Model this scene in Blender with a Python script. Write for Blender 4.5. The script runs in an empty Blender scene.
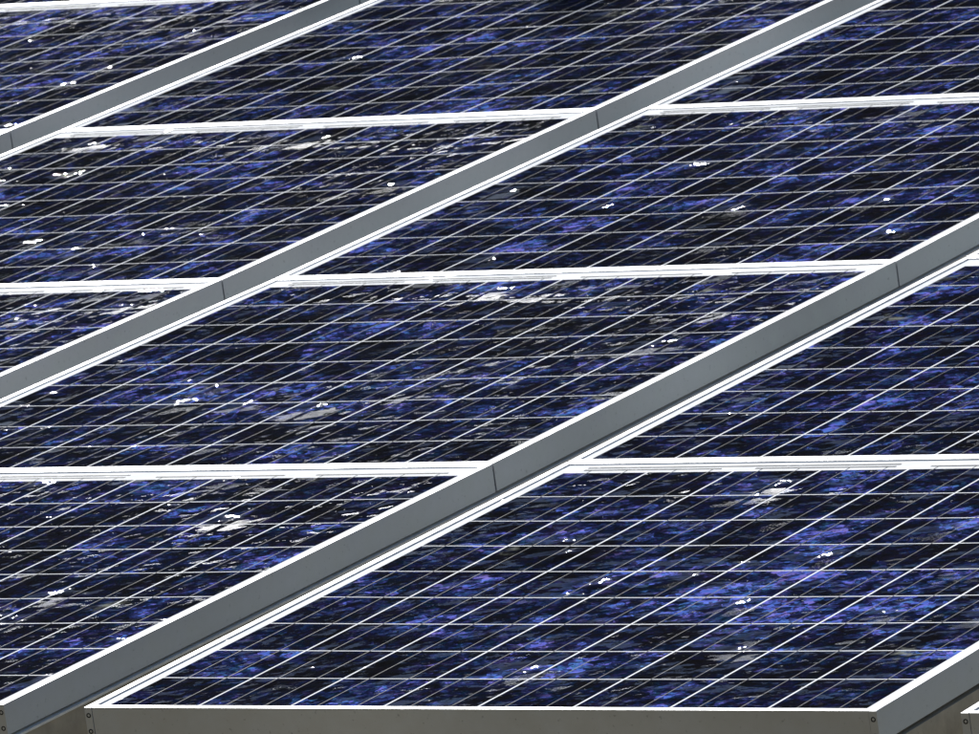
import bpy, bmesh, math, random
from mathutils import Matrix, Vector, Euler

random.seed(7)
sc = bpy.context.scene
col = sc.collection

# ------------------------------------------------------------------ camera
TILT = math.radians(15.47)            # the array rises away from the viewer
H0 = 1.15                             # height of its front edge above the ground
ct, st = math.cos(TILT), math.sin(TILT)


def W(u, v, z=0.0):
    """array coordinates (across, up the slope, off the plane) -> world"""
    return Vector((u, v * ct - z * st, v * st + z * ct + H0))


R0 = ((0.862246, 0.487874, -0.136055), (-0.0177625, -0.239331, -0.970776), (-0.506178, 0.839464, -0.197696))
rot_arr = Matrix.Rotation(TILT, 3, 'X')
right = rot_arr @ Vector(R0[0]); down = rot_arr @ Vector(R0[1]); fwd = rot_arr @ Vector(R0[2])
cam = bpy.data.cameras.new('camera')
cam.sensor_width = 36.0
cam.lens = 36.0 * 7898.3 / 979.0
cam.clip_start = 0.1
cam.clip_end = 2000.0
co = bpy.data.objects.new('camera', cam)
col.objects.link(co)
m = Matrix((right, -down, -fwd)).transposed().to_4x4()
m.translation = W(5.381234, -7.691080, 2.225896)
co.matrix_world = m
cam.dof.use_dof = True
cam.dof.focus_distance = 8.9
cam.dof.aperture_fstop = 64.0
sc.camera = co

# ------------------------------------------------------------------ light
SUN_EL, SUN_AZ = math.radians(42.5), math.radians(-46.0)   # azimuth clockwise from +Y: behind the array, to the left
world = bpy.data.worlds.new("World")
sc.world = world
world.use_nodes = True
wn = world.node_tree
sky = wn.nodes.new('ShaderNodeTexSky')
sky.sky_type = 'NISHITA'
sky.sun_disc = False
sky.sun_elevation = SUN_EL
sky.sun_rotation = SUN_AZ
sky.air_density = 1.0
sky.dust_density = 0.2
sky.ozone_density = 4.0
sky.altitude = 600.0
bg = wn.nodes['Background']
bg.inputs['Strength'].default_value = 0.065
wn.links.new(sky.outputs[0], bg.inputs['Color'])

sun = bpy.data.lights.new('sun', 'SUN')
sun.energy = 5.0
sun.angle = math.radians(0.5)
sun.color = (1.0, 0.98, 0.95)
so = bpy.data.objects.new('sun', sun)
sd = Vector((math.sin(SUN_AZ) * math.cos(SUN_EL), math.cos(SUN_AZ) * math.cos(SUN_EL), math.sin(SUN_EL)))
so.rotation_euler = sd.to_track_quat('Z', 'Y').to_euler()
so.location = sd * 30
col.objects.link(so)

sc.view_settings.view_transform = 'Standard'
sc.view_settings.look = 'None'
sc.view_settings.gamma = 1.0
sc.view_settings.exposure = 0.5
sc.view_settings.use_curve_mapping = False


# ------------------------------------------------------------------ material helpers
def new_mat(name):
    mt = bpy.data.materials.new(name)
    mt.use_nodes = True
    nt = mt.node_tree
    return mt, nt, nt.nodes['Principled BSDF']


def N(nt, kind, **kw):
    n = nt.nodes.new(kind)
    for k, v in kw.items():
        if k in n.inputs:
            n.inputs[k].default_value = v
        else:
            setattr(n, k, v)
    return n


def ramp(nt, src, stops, interp='LINEAR'):
    r = nt.nodes.new('ShaderNodeValToRGB')
    r.color_ramp.interpolation = interp
    el = r.color_ramp.elements
    while len(el) < len(stops):
        el.new(0.5)
    for e, (p, c) in zip(el, stops):
        e.position = p
        e.color = c if len(c) == 4 else (*c, 1)
    nt.links.new(src, r.inputs[0])
    return r


def math_n(nt, op, a, b=None, clamp=False):
    n = nt.nodes.new('ShaderNodeMath')
    n.operation = op
    n.use_clamp = clamp
    for i, x in enumerate((a, b)):
        if x is None:
            continue
        if isinstance(x, (int, float)):
            n.inputs[i].default_value = x
        else:
            nt.links.new(x, n.inputs[i])
    return n.outputs[0]


def mix_c(nt, fac, a, b, blend='MIX'):
    n = nt.nodes.new('ShaderNodeMix')
    n.data_type = 'RGBA'
    n.blend_type = blend
    for i, x in ((0, fac), (6, a), (7, b)):
        if isinstance(x, (int, float)):
            n.inputs[i].default_value = x
        elif isinstance(x, tuple):
            n.inputs[i].default_value = x if len(x) == 4 else (*x, 1)
        else:
            nt.links.new(x, n.inputs[i])
    return n.outputs[2]


def glass_relief(nt):
    """rolled solar glass: one wavy surface running over cells, gaps and margins alike"""
    geo = N(nt, 'ShaderNodeNewGeometry')
    n1 = N(nt, 'ShaderNodeTexNoise', Scale=15.0, Detail=2.0, Roughness=0.5)
    n2 = N(nt, 'ShaderNodeTexNoise', Scale=120.0, Detail=1.0, Roughness=0.5)
    nt.links.new(geo.outputs['Position'], n1.inputs['Vector'])
    nt.links.new(geo.outputs['Position'], n2.inputs['Vector'])
    h = math_n(nt, 'ADD', n1.outputs[0], math_n(nt, 'MULTIPLY', n2.outputs[0], 0.045))
    # shallow dents pressed into the sheet, some of them deep enough to catch the sun
    vd = N(nt, 'ShaderNodeTexVoronoi', Scale=8.0)
    nt.links.new(geo.outputs['Position'], vd.inputs['Vector'])
    sd_ = N(nt, 'ShaderNodeSeparateColor'); nt.links.new(vd.outputs['Color'], sd_.inputs[0])
    q = math_n(nt, 'MULTIPLY', vd.outputs['Distance'], 3.6)
    q = math_n(nt, 'EXPONENT', math_n(nt, 'MULTIPLY', math_n(nt, 'MULTIPLY', q, q), -1.0))
    amp = math_n(nt, 'MULTIPLY', math_n(nt, 'POWER', sd_.outputs[0], 2.6), 1.2)
    h = math_n(nt, 'SUBTRACT', h, math_n(nt, 'MULTIPLY', q, amp))
    b = N(nt, 'ShaderNodeBump', Strength=1.0, Distance=0.0105)
    nt.links.new(h, b.inputs['Height'])
    return b.outputs[0]


def coat(nt, p, rough=0.035):
    p.inputs['Coat Weight'].default_value = 1.0
    p.inputs['Coat IOR'].default_value = 1.33
    p.inputs['Coat Roughness'].default_value = rough
    nt.links.new(glass_relief(nt), p.inputs['Coat Normal'])


# polycrystalline silicon under glass
cell_m, nt, p = new_mat('polycrystalline_silicon')
tc = N(nt, 'ShaderNodeTexCoord')
oi = N(nt, 'ShaderNodeObjectInfo')
off = N(nt, 'ShaderNodeVectorMath', operation='MULTIPLY_ADD')
cmb = N(nt, 'ShaderNodeCombineXYZ')
nt.links.new(oi.outputs['Random'], cmb.inputs[0])
nt.links.new(math_n(nt, 'MULTIPLY', oi.outputs['Random'], 7.31), cmb.inputs[1])
off.inputs[1].default_value = (37.0, 11.0, 0)
nt.links.new(cmb.outputs[0], off.inputs[0])
nt.links.new(tc.outputs['Object'], off.inputs[2])
wob = N(nt, 'ShaderNodeTexNoise', Scale=45.0, Detail=2.0)
nt.links.new(off.outputs[0], wob.inputs['Vector'])
dis = N(nt, 'ShaderNodeVectorMath', operation='MULTIPLY_ADD')
nt.links.new(wob.outputs['Color'], dis.inputs[0])
dis.inputs[1].default_value = (0.012, 0.012, 0)
nt.links.new(off.outputs[0], dis.inputs[2])
v1 = N(nt, 'ShaderNodeTexVoronoi', Scale=48.0)
v2 = N(nt, 'ShaderNodeTexVoronoi', Scale=125.0)
v3 = N(nt, 'ShaderNodeTexVoronoi', Scale=290.0)
seps = []
for v in (v1, v2, v3):
    nt.links.new(dis.outputs[0], v.inputs['Vector'])
    q = N(nt, 'ShaderNodeSeparateColor'); nt.links.new(v.outputs['Color'], q.inputs[0])
    seps.append(q)
s1, s2, s3 = seps
geo = N(nt, 'ShaderNodeNewGeometry')
big = N(nt, 'ShaderNodeTexNoise', Scale=9.0, Detail=4.0, Roughness=0.62)
nt.links.new(geo.outputs['Position'], big.inputs['Vector'])
val = math_n(nt, 'ADD', math_n(nt, 'MULTIPLY', s1.outputs[0], 0.46), math_n(nt, 'MULTIPLY', s2.outputs[0], 0.34))
val = math_n(nt, 'ADD', val, math_n(nt, 'MULTIPLY', s3.outputs[0], 0.20))
val = math_n(nt, 'ADD', val, math_n(nt, 'MULTIPLY', math_n(nt, 'SUBTRACT', big.outputs[0], 0.5), 1.9))
val = math_n(nt, 'ADD', val, math_n(nt, 'MULTIPLY', math_n(nt, 'SUBTRACT', oi.outputs['Random'], 0.58), 0.30))


def g3(x):
    return (x, x, x)


br = ramp(nt, val, [(0.0, g3(0.004)), (0.36, g3(0.014)), (0.58, g3(0.038)), (0.76, g3(0.10)), (0.90, g3(0.25)), (1.0, g3(0.65))])
hn = N(nt, 'ShaderNodeTexNoise', Scale=16.0, Detail=2.0)
nt.links.new(off.outputs[0], hn.inputs['Vector'])
hv = math_n(nt, 'ADD', math_n(nt, 'MULTIPLY', hn.outputs[0], 0.6), math_n(nt, 'MULTIPLY', s2.outputs[1], 0.4))
hc = ramp(nt, hv, [(0.25, (0.11, 0.32, 0.70)), (0.42, (0.14, 0.26, 0.95)), (0.60, (0.22, 0.24, 1.0)), (0.75, (0.40, 0.31, 0.95))])
lowc = ramp(nt, val, [(0.36, (0.9, 0.75, 0.62)), (0.52, (0.0, 0.0, 0.0))])
hue = mix_c(nt, 1.0, hc.outputs[0], br.outputs[0], 'MULTIPLY')
dk = mix_c(nt, 1.0, lowc.outputs[0], (0.006, 0.006, 0.006), 'MULTIPLY')
colr = mix_c(nt, 1.0, hue, dk, 'ADD')
# pale olive blotches painted into the cell colour, imitating mirrored tree trunks
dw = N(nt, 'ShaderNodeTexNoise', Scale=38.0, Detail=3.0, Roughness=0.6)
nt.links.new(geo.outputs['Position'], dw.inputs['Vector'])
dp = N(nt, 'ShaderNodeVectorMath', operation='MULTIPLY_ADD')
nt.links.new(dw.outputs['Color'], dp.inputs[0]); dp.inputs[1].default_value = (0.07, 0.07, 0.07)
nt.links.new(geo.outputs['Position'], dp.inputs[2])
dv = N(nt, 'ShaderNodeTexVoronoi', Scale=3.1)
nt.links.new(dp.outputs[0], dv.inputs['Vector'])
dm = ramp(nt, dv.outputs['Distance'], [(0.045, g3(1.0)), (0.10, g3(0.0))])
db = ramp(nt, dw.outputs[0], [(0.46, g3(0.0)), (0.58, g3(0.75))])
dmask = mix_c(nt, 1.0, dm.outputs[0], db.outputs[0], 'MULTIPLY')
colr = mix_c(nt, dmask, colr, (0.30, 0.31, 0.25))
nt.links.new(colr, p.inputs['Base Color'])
p.inputs['Roughness'].default_value = 0.5
p.inputs['Specular IOR Level'].default_value = 0.0
coat(nt, p)

# white polymer backsheet seen between the cells
back_m, nt, p = new_mat('white_backsheet')
p.inputs['Base Color'].default_value = (0.88, 0.88, 0.86, 1)
p.inputs['Roughness'].default_value = 0.6
p.inputs['Specular IOR Level'].default_value = 0.0
coat(nt, p, 0.08)
p.inputs['Coat Weight'].default_value = 0.35

# tinned copper ribbon
rib_m, nt, p = new_mat('tinned_ribbon')
p.inputs['Base Color'].default_value = (0.085, 0.085, 0.085, 1)
p.inputs['Metallic'].default_value = 0.3
p.inputs['Roughness'].default_value = 0.5
p.inputs['Specular IOR Level'].default_value = 0.0
coat(nt, p)


def metal(name, c, metallic, rough, var=0.12, scale=60.0, spots=0.0, tone=0.0):
    mt, nt, p = new_mat(name)
    geo = N(nt, 'ShaderNodeNewGeometry')
    n = N(nt, 'ShaderNodeTexNoise', Scale=scale, Detail=4.0, Roughness=0.65)
    nt.links.new(geo.outputs['Position'], n.inputs['Vector'])
    lo = tuple(x * (1 - var) for x in c); hi = tuple(min(1, x * (1 + var)) for x in c)
    r = ramp(nt, n.outputs[0], [(0.3, lo), (0.7, hi)])
    out = r.outputs[0]
    if tone:  # broad paler and darker stretches put into the colour, in place of reflections
        w = N(nt, 'ShaderNodeTexNoise', Scale=1.3, Detail=1.5)
        nt.links.new(geo.outputs['Position'], w.inputs['Vector'])
        k = ramp(nt, w.outputs[0], [(0.35, (1 - tone,) * 3), (0.65, (1 + tone,) * 3)])
        out = mix_c(nt, 1.0, out, k.outputs[0], 'MULTIPLY')
    if spots:
        v = N(nt, 'ShaderNodeTexNoise', Scale=170.0, Detail=2.0, Roughness=0.6)
        nt.links.new(geo.outputs['Position'], v.inputs['Vector'])
        k = ramp(nt, v.outputs[0], [(0.66, (0, 0, 0)), (0.74, (spots, spots, spots))])
        out = mix_c(nt, k.outputs[0], out, tuple(x * 0.35 for x in c))
    nt.links.new(out, p.inputs['Base Color'])
    p.inputs['Metallic'].default_value = metallic
    rr = ramp(nt, n.outputs[0], [(0.3, (rough - .06,) * 3), (0.7, (rough + .08,) * 3)])
    nt.links.new(rr.outputs[0], p.inputs['Roughness'])
    b = N(nt, 'ShaderNodeBump', Strength=0.25, Distance=0.0006)
    nt.links.new(n.outputs[0], b.inputs['Height'])
    nt.links.new(b.outputs[0], p.inputs['Normal'])
    return mt


alu_m = metal('anodised_aluminium', (0.54, 0.545, 0.56), 0.5, 0.34, 0.06, 25.0, 0.5, 0.20)
galv_m = metal('galvanised_steel', (0.80, 0.76, 0.66), 0.0, 0.5, 0.15, 70.0, 0.3)
rust_m = metal('weathered_steel', (0.40, 0.35, 0.26), 0.0, 0.85, 0.22, 22.0, 0.4)
screw_m = metal('dark_screw', (0.008, 0.0075, 0.007), 0.0, 0.7)

# ------------------------------------------------------------------ mesh helpers


def box_bm(bm, x0, x1, y0, y1, z0, z1):
    vs = [bm.verts.new(c) for c in ((x0, y0, z0), (x1, y0, z0), (x1, y1, z0), (x0, y1, z0),
                                    (x0, y0, z1), (x1, y0, z1), (x1, y1, z1), (x0, y1, z1))]
    for f in ((3, 2, 1, 0), (4, 5, 6, 7), (0, 1, 5, 4), (1, 2, 6, 5), (2, 3, 7, 6), (3, 0, 4, 7)):
        bm.faces.new([vs[i] for i in f])
    return vs


def mesh_from(name, bm, mat, bevel=0.0):
    if bevel:
        bmesh.ops.bevel(bm, geom=list(bm.edges), offset=bevel, segments=2, profile=0.6, affect='EDGES')
    me = bpy.data.meshes.new(name)
    bmesh.ops.recalc_face_normals(bm, faces=list(bm.faces))
    bm.to_mesh(me)
    bm.free()
    me.materials.append(mat)
    return me


def box_mesh(name, mat, x0, x1, y0, y1, z0, z1, bevel=0.0):
    bm = bmesh.new()
    box_bm(bm, x0, x1, y0, y1, z0, z1)
    return mesh_from(name, bm, mat, bevel)


def put(name, data, parent=None, loc=(0, 0, 0), rot=(0, 0, 0)):
    o = bpy.data.objects.new(name, data)
    col.objects.link(o)
    o.parent = parent
    o.location = loc
    o.rotation_euler = rot
    return o


def tag(o, label, cat, group=None):
    o['label'] = label
    o['category'] = cat
    if group:
        o['group'] = group
    return o


# ------------------------------------------------------------------ ground
bm = bmesh.new()
S = 400.0
vs = [bm.verts.new(c) for c in ((-S, -S, 0), (S, -S, 0), (S, S, 0), (-S, S, 0))]
bm.faces.new(vs)
gm, nt, p = new_mat('dry_earth')
geo = N(nt, 'ShaderNodeNewGeometry')
n = N(nt, 'ShaderNodeTexNoise', Scale=1.3, Detail=8.0, Roughness=0.7)
nt.links.new(geo.outputs['Position'], n.inputs['Vector'])
r = ramp(nt, n.outputs[0], [(0.35, (0.10, 0.085, 0.04)), (0.65, (0.20, 0.16, 0.085))])
nt.links.new(r.outputs[0], p.inputs['Base Color'])
p.inputs['Roughness'].default_value = 0.95
g = put('ground', mesh_from('ground', bm, gm))
g['kind'] = 'structure'

# ------------------------------------------------------------------ solar panels
PU, PV, GAP = 1.19, 1.221, 0.1085
PW, PL, PH = PU - GAP, 1.2172, 0.0390
LIP = 0.0102
CELL, CP = 0.1239, 0.1275               # cell and pitch up the slope
CELLU, CPU = 0.1261, 0.1297           # and across
GZ = -0.0017                          # glass level below the frame lip
U0 = 0.0262
V0 = 0.0170

cell_me = box_mesh('solar_cell', cell_m, 0, CELLU, 0, CELL, GZ - 0.0003, GZ)
SAG = 0.0028                          # each laminate hangs a little in its frame


def sag(u, v):
    a, b = u / PW, v / PL
    return -SAG * 16 * a * (1 - a) * b * (1 - b)


def sheet_mesh(name, mat, u0, u1, v0, v1, z0, z1, nu, nv):
    """a thin slab that follows the sag of the laminate"""
    bm = bmesh.new()
    g = {}
    for t, z in ((0, z0), (1, z1)):
        for i in range(nu + 1):
            for k in range(nv + 1):
                u, v = u0 + (u1 - u0) * i / nu, v0 + (v1 - v0) * k / nv
                g[t, i, k] = bm.verts.new((u, v, z + sag(u, v)))
    for t in (0, 1):
        for i in range(nu):
            for k in range(nv):
                bm.faces.new((g[t, i, k], g[t, i + 1, k], g[t, i + 1, k + 1], g[t, i, k + 1]))
    for i in range(nu):
        for k in (0, nv):
            bm.faces.new((g[0, i, k], g[0, i + 1, k], g[1, i + 1, k], g[1, i, k]))
    for k in range(nv):
        for i in (0, nu):
            bm.faces.new((g[0, i, k], g[0, i, k + 1], g[1, i, k + 1], g[1, i, k]))
    return mesh_from(name, bm, mat)


back_me = sheet_mesh('backsheet', back_m, LIP - 0.002, PW - LIP + 0.002, LIP - 0.002, PL - LIP + 0.002, GZ - 0.0055, GZ - 0.0002, 16, 18)
side_me = box_mesh('frame_bar_long', alu_m, 0, LIP, 0, PL, -PH, 0, 0.0003)
end_me = box_mesh('frame_bar_short', alu_m, LIP + 0.0004, PW - LIP - 0.0004, 0, LIP, -PH, 0, 0.0003)
VT = V0 + 9 * CP - (CP - CELL)        # upper end of the cells
bus_mes = []
for i in range(8):
    bus_mes.append([sheet_mesh('busbar', rib_m, U0 + i * CPU + CELLU * k - 0.0006, U0 + i * CPU + CELLU * k + 0.0006,
                               V0 - 0.006, VT + 0.016, GZ - 0.0001, GZ + 0.00016, 1, 20) for k in (0.28, 0.72)])
strip_mes = []
for k in range(4):                    # cross connectors in the margins
    a = U0 + CELLU * 0.19 + 2 * k * CPU
    strip_mes.append(sheet_mesh('connector_strip', rib_m, a, a + CPU + CELLU * 0.62, VT + 0.013, VT + 0.017, GZ - 0.0001, GZ + 0.0003, 4, 1))
strip_mes.append(sheet_mesh('connector_strip', rib_m, U0 + CELLU * .19, U0 + 3.8 * CPU, VT + 0.025, VT + 0.029, GZ - 0.0001, GZ + 0.0003, 8, 1))
for k in range(3):
    a = U0 + CELLU * 0.19 + (2 * k + 1) * CPU
    strip_mes.append(sheet_mesh('connector_strip', rib_m, a, a + CPU + CELLU * 0.62, V0 - 0.006, V0 - 0.003, GZ - 0.0001, GZ + 0.0003, 4, 1))
# countersunk screw: dished head with a recess
bm = bmesh.new()
prof = [(0.0033, 0.0004), (0.0031, -0.0004), (0.0021, -0.0005), (0.0015, 0.0004), (0.0, 0.0004)]
rings = []
for (rr, yy) in prof[:-1]:
    rings.append([bm.verts.new((rr * math.cos(a * math.tau / 10), yy, rr * math.sin(a * math.tau / 10))) for a in range(10)])
for a, b in zip(rings, rings[1:]):
    for i in range(10):
        bm.faces.new((a[i], a[(i + 1) % 10], b[(i + 1) % 10], b[i]))
bm.faces.new(rings[-1])
screw_me = mesh_from('screw', bm, screw_m)


def build_panel(root):
    parts = []
    l = put('frame_bar', side_me, root, (0, 0, 0))
    r_ = put('frame_bar', side_me, root, (PW - LIP, 0, 0))
    f = put('frame_bar', end_me, root, (0, 0.0006, 0))
    b = put('frame_bar', end_me, root, (0, PL - LIP - 0.0006, 0))
    for bar in (l, r_):
        for z in (-0.0102, -0.0303):
            put('screw', screw_me, bar, (LIP * 0.5, -0.0001, z))
    put('backsheet', back_me, root)
    for i in range(8):
        for k in range(9):
            u, v = U0 + i * CPU, V0 + k * CP
            uc, vc = u + CELLU / 2, v + CELL / 2
            gu = (sag(uc + .01, vc) - sag(uc - .01, vc)) / .02
            gv = (sag(uc, vc + .01) - sag(uc, vc - .01)) / .02
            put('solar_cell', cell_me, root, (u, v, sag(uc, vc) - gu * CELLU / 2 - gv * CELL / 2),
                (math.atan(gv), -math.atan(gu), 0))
        for n_, me in enumerate(bus_mes[i]):
            put('busbar', me, root)
    for me in strip_mes:
        put('connector_strip', me, root)


def copy_tree(o, parent=None):
    c = o.copy()
    col.objects.link(c)
    if parent is not None:
        c.parent = parent
    for ch in o.children:
        copy_tree(ch, c)
    return c


# the array is not quite flat: height of each column at its row seams, and its sideways shift
ZS = {-2: (-0.0002, -0.0018, -0.0032, -0.0024, 0.0056, 0.0067), -1: (-0.0003, -0.0059, -0.0113, -0.0056, 0.0045, 0.0073),
      0: (0.0046, -0.0066, -0.0119, -0.0057, 0.0023, 0.0051), 1: (0.0015, -0.0051, -0.0080, -0.0049, -0.0017, 0.0008),
      2: (0.0, -0.004, -0.007, -0.004, 0.0, 0.0)}
DU = {-2: 0.0083, -1: 0.0038, 0: -0.0075, 1: 0.0005, 2: 0.0}
LABELS = {
    (1, 0): 'nearest solar panel, at the lower right, whole front frame and corner screws showing',
    (0, 0): 'front row solar panel cut off by the left edge, beside the nearest panel',
    (2, 0): 'solar panel showing only a white corner with screw at the lower right',
    (0, 1): 'solar panel across the middle left, in the second row up the longest grey frame side',
    (1, 1): 'solar panel directly behind the nearest one, cut off by the right edge',
    (-1, 1): 'solar panel showing as a dark triangle at the left edge, second row',
    (0, 2): 'solar panel right of centre in the third row, with a bright white glint',
    (-1, 2): 'solar panel at the left edge, third row, between two long grey frame sides',
    (1, 2): 'small tip of a solar panel at the right edge, above the second row seam',
    (0, 3): 'solar panel at the top right corner, ending at a white seam near the right edge',
    (-1, 3): 'solar panel along the top middle, in the fourth row between two grey frame sides',
    (-2, 3): 'solar panel at the top left corner, below the topmost white seam',
    (-2, 2): 'solar panel left of the topmost joint in a grey side',
    (-2, 4): 'solar panel showing only its white front edge along the top left border',
    (-1, 4): 'solar panel behind the top middle one, in the fifth row',
    (0, 4): 'solar panel behind the top right one, in the fifth row',
    (1, 3): 'solar panel in the fourth row beyond the right edge',
    (2, 1): 'solar panel in the second row at the far right column',
    (2, 2): 'solar panel in the third row at the far right column',
    (-1, 0): 'solar panel in the front row, second column left of the nearest panel',
    (-2, 1): 'solar panel in the second row of the leftmost column',
}
first = None
for (c, r), lab in LABELS.items():
    z, b = ZS[c][r], ZS[c][r + 1] - ZS[c][r]
    jit = DU[c] + random.uniform(-0.0003, 0.0003)
    if first is None:
        first = bpy.data.objects.new('solar_panel', None)
        first.empty_display_size = 0.2
        col.objects.link(first)
        build_panel(first)
        root = first
    else:
        root = copy_tree(first)
    root.location = W((c - 1) * PU + GAP + jit, r * PV, z)
    root.rotation_euler = (TILT + math.atan2(b, PV), random.uniform(-.0004, .0004), random.uniform(-.0003, .0003))
    tag(root, lab, 'solar panel', 'solar panels of the array')

# ------------------------------------------------------------------ mounting rails under the gaps
RL = PV * 5


def swept(name, mat, u0, u1, z0, z1, zs):
    """a bar running up the slope that follows the seam heights of its column"""
    bm = bmesh.new()
    loops = []
    for k, z in enumerate(zs):
        v = k * PV + (0.002 if k == 0 else 0)
        loops.append([bm.verts.new(c) for c in ((u0, v, z0 + z), (u1, v, z0 + z), (u1, v, z1 + z), (u0, v, z1 + z))])
    for a, b in zip(loops, loops[1:]):
        for i in range(4):
            bm.faces.new((a[i], a[(i + 1) % 4], b[(i + 1) % 4], b[i]))
    bm.faces.new(loops[0]); bm.faces.new(loops[-1])
    return mesh_from(name, bm, mat)


for c, (lab) in {0: 'brown rail in the widest gap, left of the nearest panel',
                 1: 'brown rail in the gap at the lower right corner',
                 -1: 'rail under the middle gap, hidden below the second longest grey side',
                 -2: 'rail under the gap at the top left'}.items():
    root = bpy.data.objects.new('support_rail', None)
    col.objects.link(root)
    root.location = W(c * PU + DU[c], 0, 0)
    root.rotation_euler = (TILT, 0, 0)
    tag(root, lab, 'support rail', 'support rails under the gaps')
    put('beam', swept('beam', rust_m, -0.045, 0.0012, -0.165, -PH - 0.0050, ZS[c]), root)
    if c == 0:
        put('edge_strip', swept('edge_strip', galv_m, -0.02, 0.0050, -PH - 0.0060, -PH - 0.0030, ZS[c]), root)
    for vv in (0.9, 3.2, 5.4):
        top = W(0, vv, -0.16)
        L = top.z - 0.02
        pm = box_mesh('post', galv_m, 0.0, 0.05, -0.03, 0.03, -L, 0.0, 0.002)
        put('post', pm, root, (-0.048, vv, -0.16), (-TILT, 0, 0))


# ------------------------------------------------------------------ trees behind the array (seen mirrored in the glass)
leaf_m, nt, p = new_mat('leaf')
geo = N(nt, 'ShaderNodeNewGeometry')
oi = N(nt, 'ShaderNodeObjectInfo')
n = N(nt, 'ShaderNodeTexNoise', Scale=1.2, Detail=3.0)
nt.links.new(geo.outputs['Position'], n.inputs['Vector'])
r = ramp(nt, n.outputs[0], [(0.3, (0.018, 0.03, 0.009)), (0.7, (0.05, 0.07, 0.02))])
nt.links.new(r.outputs[0], p.inputs['Base Color'])
p.inputs['Roughness'].default_value = 0.6
bark_m, nt, p = new_mat('bark')
p.inputs['Base Color'].default_value = (0.16, 0.13, 0.095, 1)
p.inputs['Roughness'].default_value = 0.9


def limb(bm, a, b, ra, rb, n=7):
    d = (b - a).normalized()
    x = d.orthogonal().normalized(); y = d.cross(x)
    A = [bm.verts.new(a + (x * math.cos(i * math.tau / n) + y * math.sin(i * math.tau / n)) * ra) for i in range(n)]
    B = [bm.verts.new(b + (x * math.cos(i * math.tau / n) + y * math.sin(i * math.tau / n)) * rb) for i in range(n)]
    for i in range(n):
        bm.faces.new((A[i], A[(i + 1) % n], B[(i + 1) % n], B[i]))


def tree_meshes(seed, h):
    rn = random.Random(seed)
    bm = bmesh.new()
    limb(bm, Vector((0, 0, 0)), Vector((0.15, 0.1, h * 0.45)), 0.28, 0.2)
    limb(bm, Vector((0.15, 0.1, h * 0.45)), Vector((0.0, 0.2, h * 0.9)), 0.2, 0.05)
    tips = []
    for k in range(44):
        z0 = rn.uniform(0.22, 0.85) * h
        a = rn.uniform(0, math.tau)
        L = rn.uniform(0.5, 1.0) * h * 0.30 * (1.15 - z0 / h)
        L = max(L, 0.8)
        s = Vector((0.1, 0.1, z0)); e = s + Vector((math.cos(a) * L, math.sin(a) * L, rn.uniform(0.2, 0.7) * L))
        limb(bm, s, e, 0.07, 0.02, 5)
        tips += [s.lerp(e, 0.6), e]
    tips.append(Vector((0, 0.2, h * 0.92)))
    tr = mesh_from('trunk', bm, bark_m)
    bm = bmesh.new()
    for t in tips:
        for k in range(120):
            q = t + Vector((rn.gauss(0, 0.55), rn.gauss(0, 0.55), rn.gauss(0, 0.5)))
            s = rn.uniform(0.14, 0.28)
            mm = Euler((rn.uniform(0, 6), rn.uniform(0, 6), rn.uniform(0, 6))).to_matrix()
            pts = [Vector((-s, 0, 0)), Vector((0, -s * .5, 0)), Vector((s, 0, 0)), Vector((0, s * .5, 0))]
            bm.faces.new([bm.verts.new(q + mm @ x) for x in pts])
    cw = mesh_from('crown', bm, leaf_m)
    return tr, cw


variants = [tree_meshes(1, 13.8), tree_meshes(2, 16.2), tree_meshes(3, 12.2)]
fw2 = Vector((fwd.x, fwd.y, 0)).normalized(); rt2 = Vector((fw2.y, -fw2.x, 0))
mid = W(0.3, 2.0, 0)
k = 0
bw = bmesh.new()
for row, (dist, n_) in enumerate(((17.0, 9), (21.0, 9), (25.0, 9))):
    for i in range(n_):
        s = (i - (n_ - 1) / 2) * 3.4 + random.uniform(-.7, .7) + row * 1.7
        q = mid + fw2 * (dist + random.uniform(-1.2, 1.2)) + rt2 * s
        sc_ = random.uniform(0.85, 1.12)
        M = Matrix.Translation((q.x, q.y, 0)) @ Matrix.Rotation(random.uniform(0, 6), 4, 'Z') @ Matrix.Scale(sc_, 4)
        for slot, src in enumerate(variants[k % 3]):
            nv, nf = len(bw.verts), len(bw.faces)
            bw.from_mesh(src)
            bw.verts.ensure_lookup_table(); bw.faces.ensure_lookup_table()
            for v in bw.verts[nv:]:
                v.co = M @ v.co
            for f in bw.faces[nf:]:
                f.material_index = slot
        k += 1
wd = bpy.data.meshes.new('woodland')
bw.to_mesh(wd); bw.free()
wd.materials.append(bark_m); wd.materials.append(leaf_m)
w = put('woodland', wd)
w['kind'] = 'stuff'
tag(w, 'dark mass of leafy trees behind the array, mirrored in its glass', 'woodland')
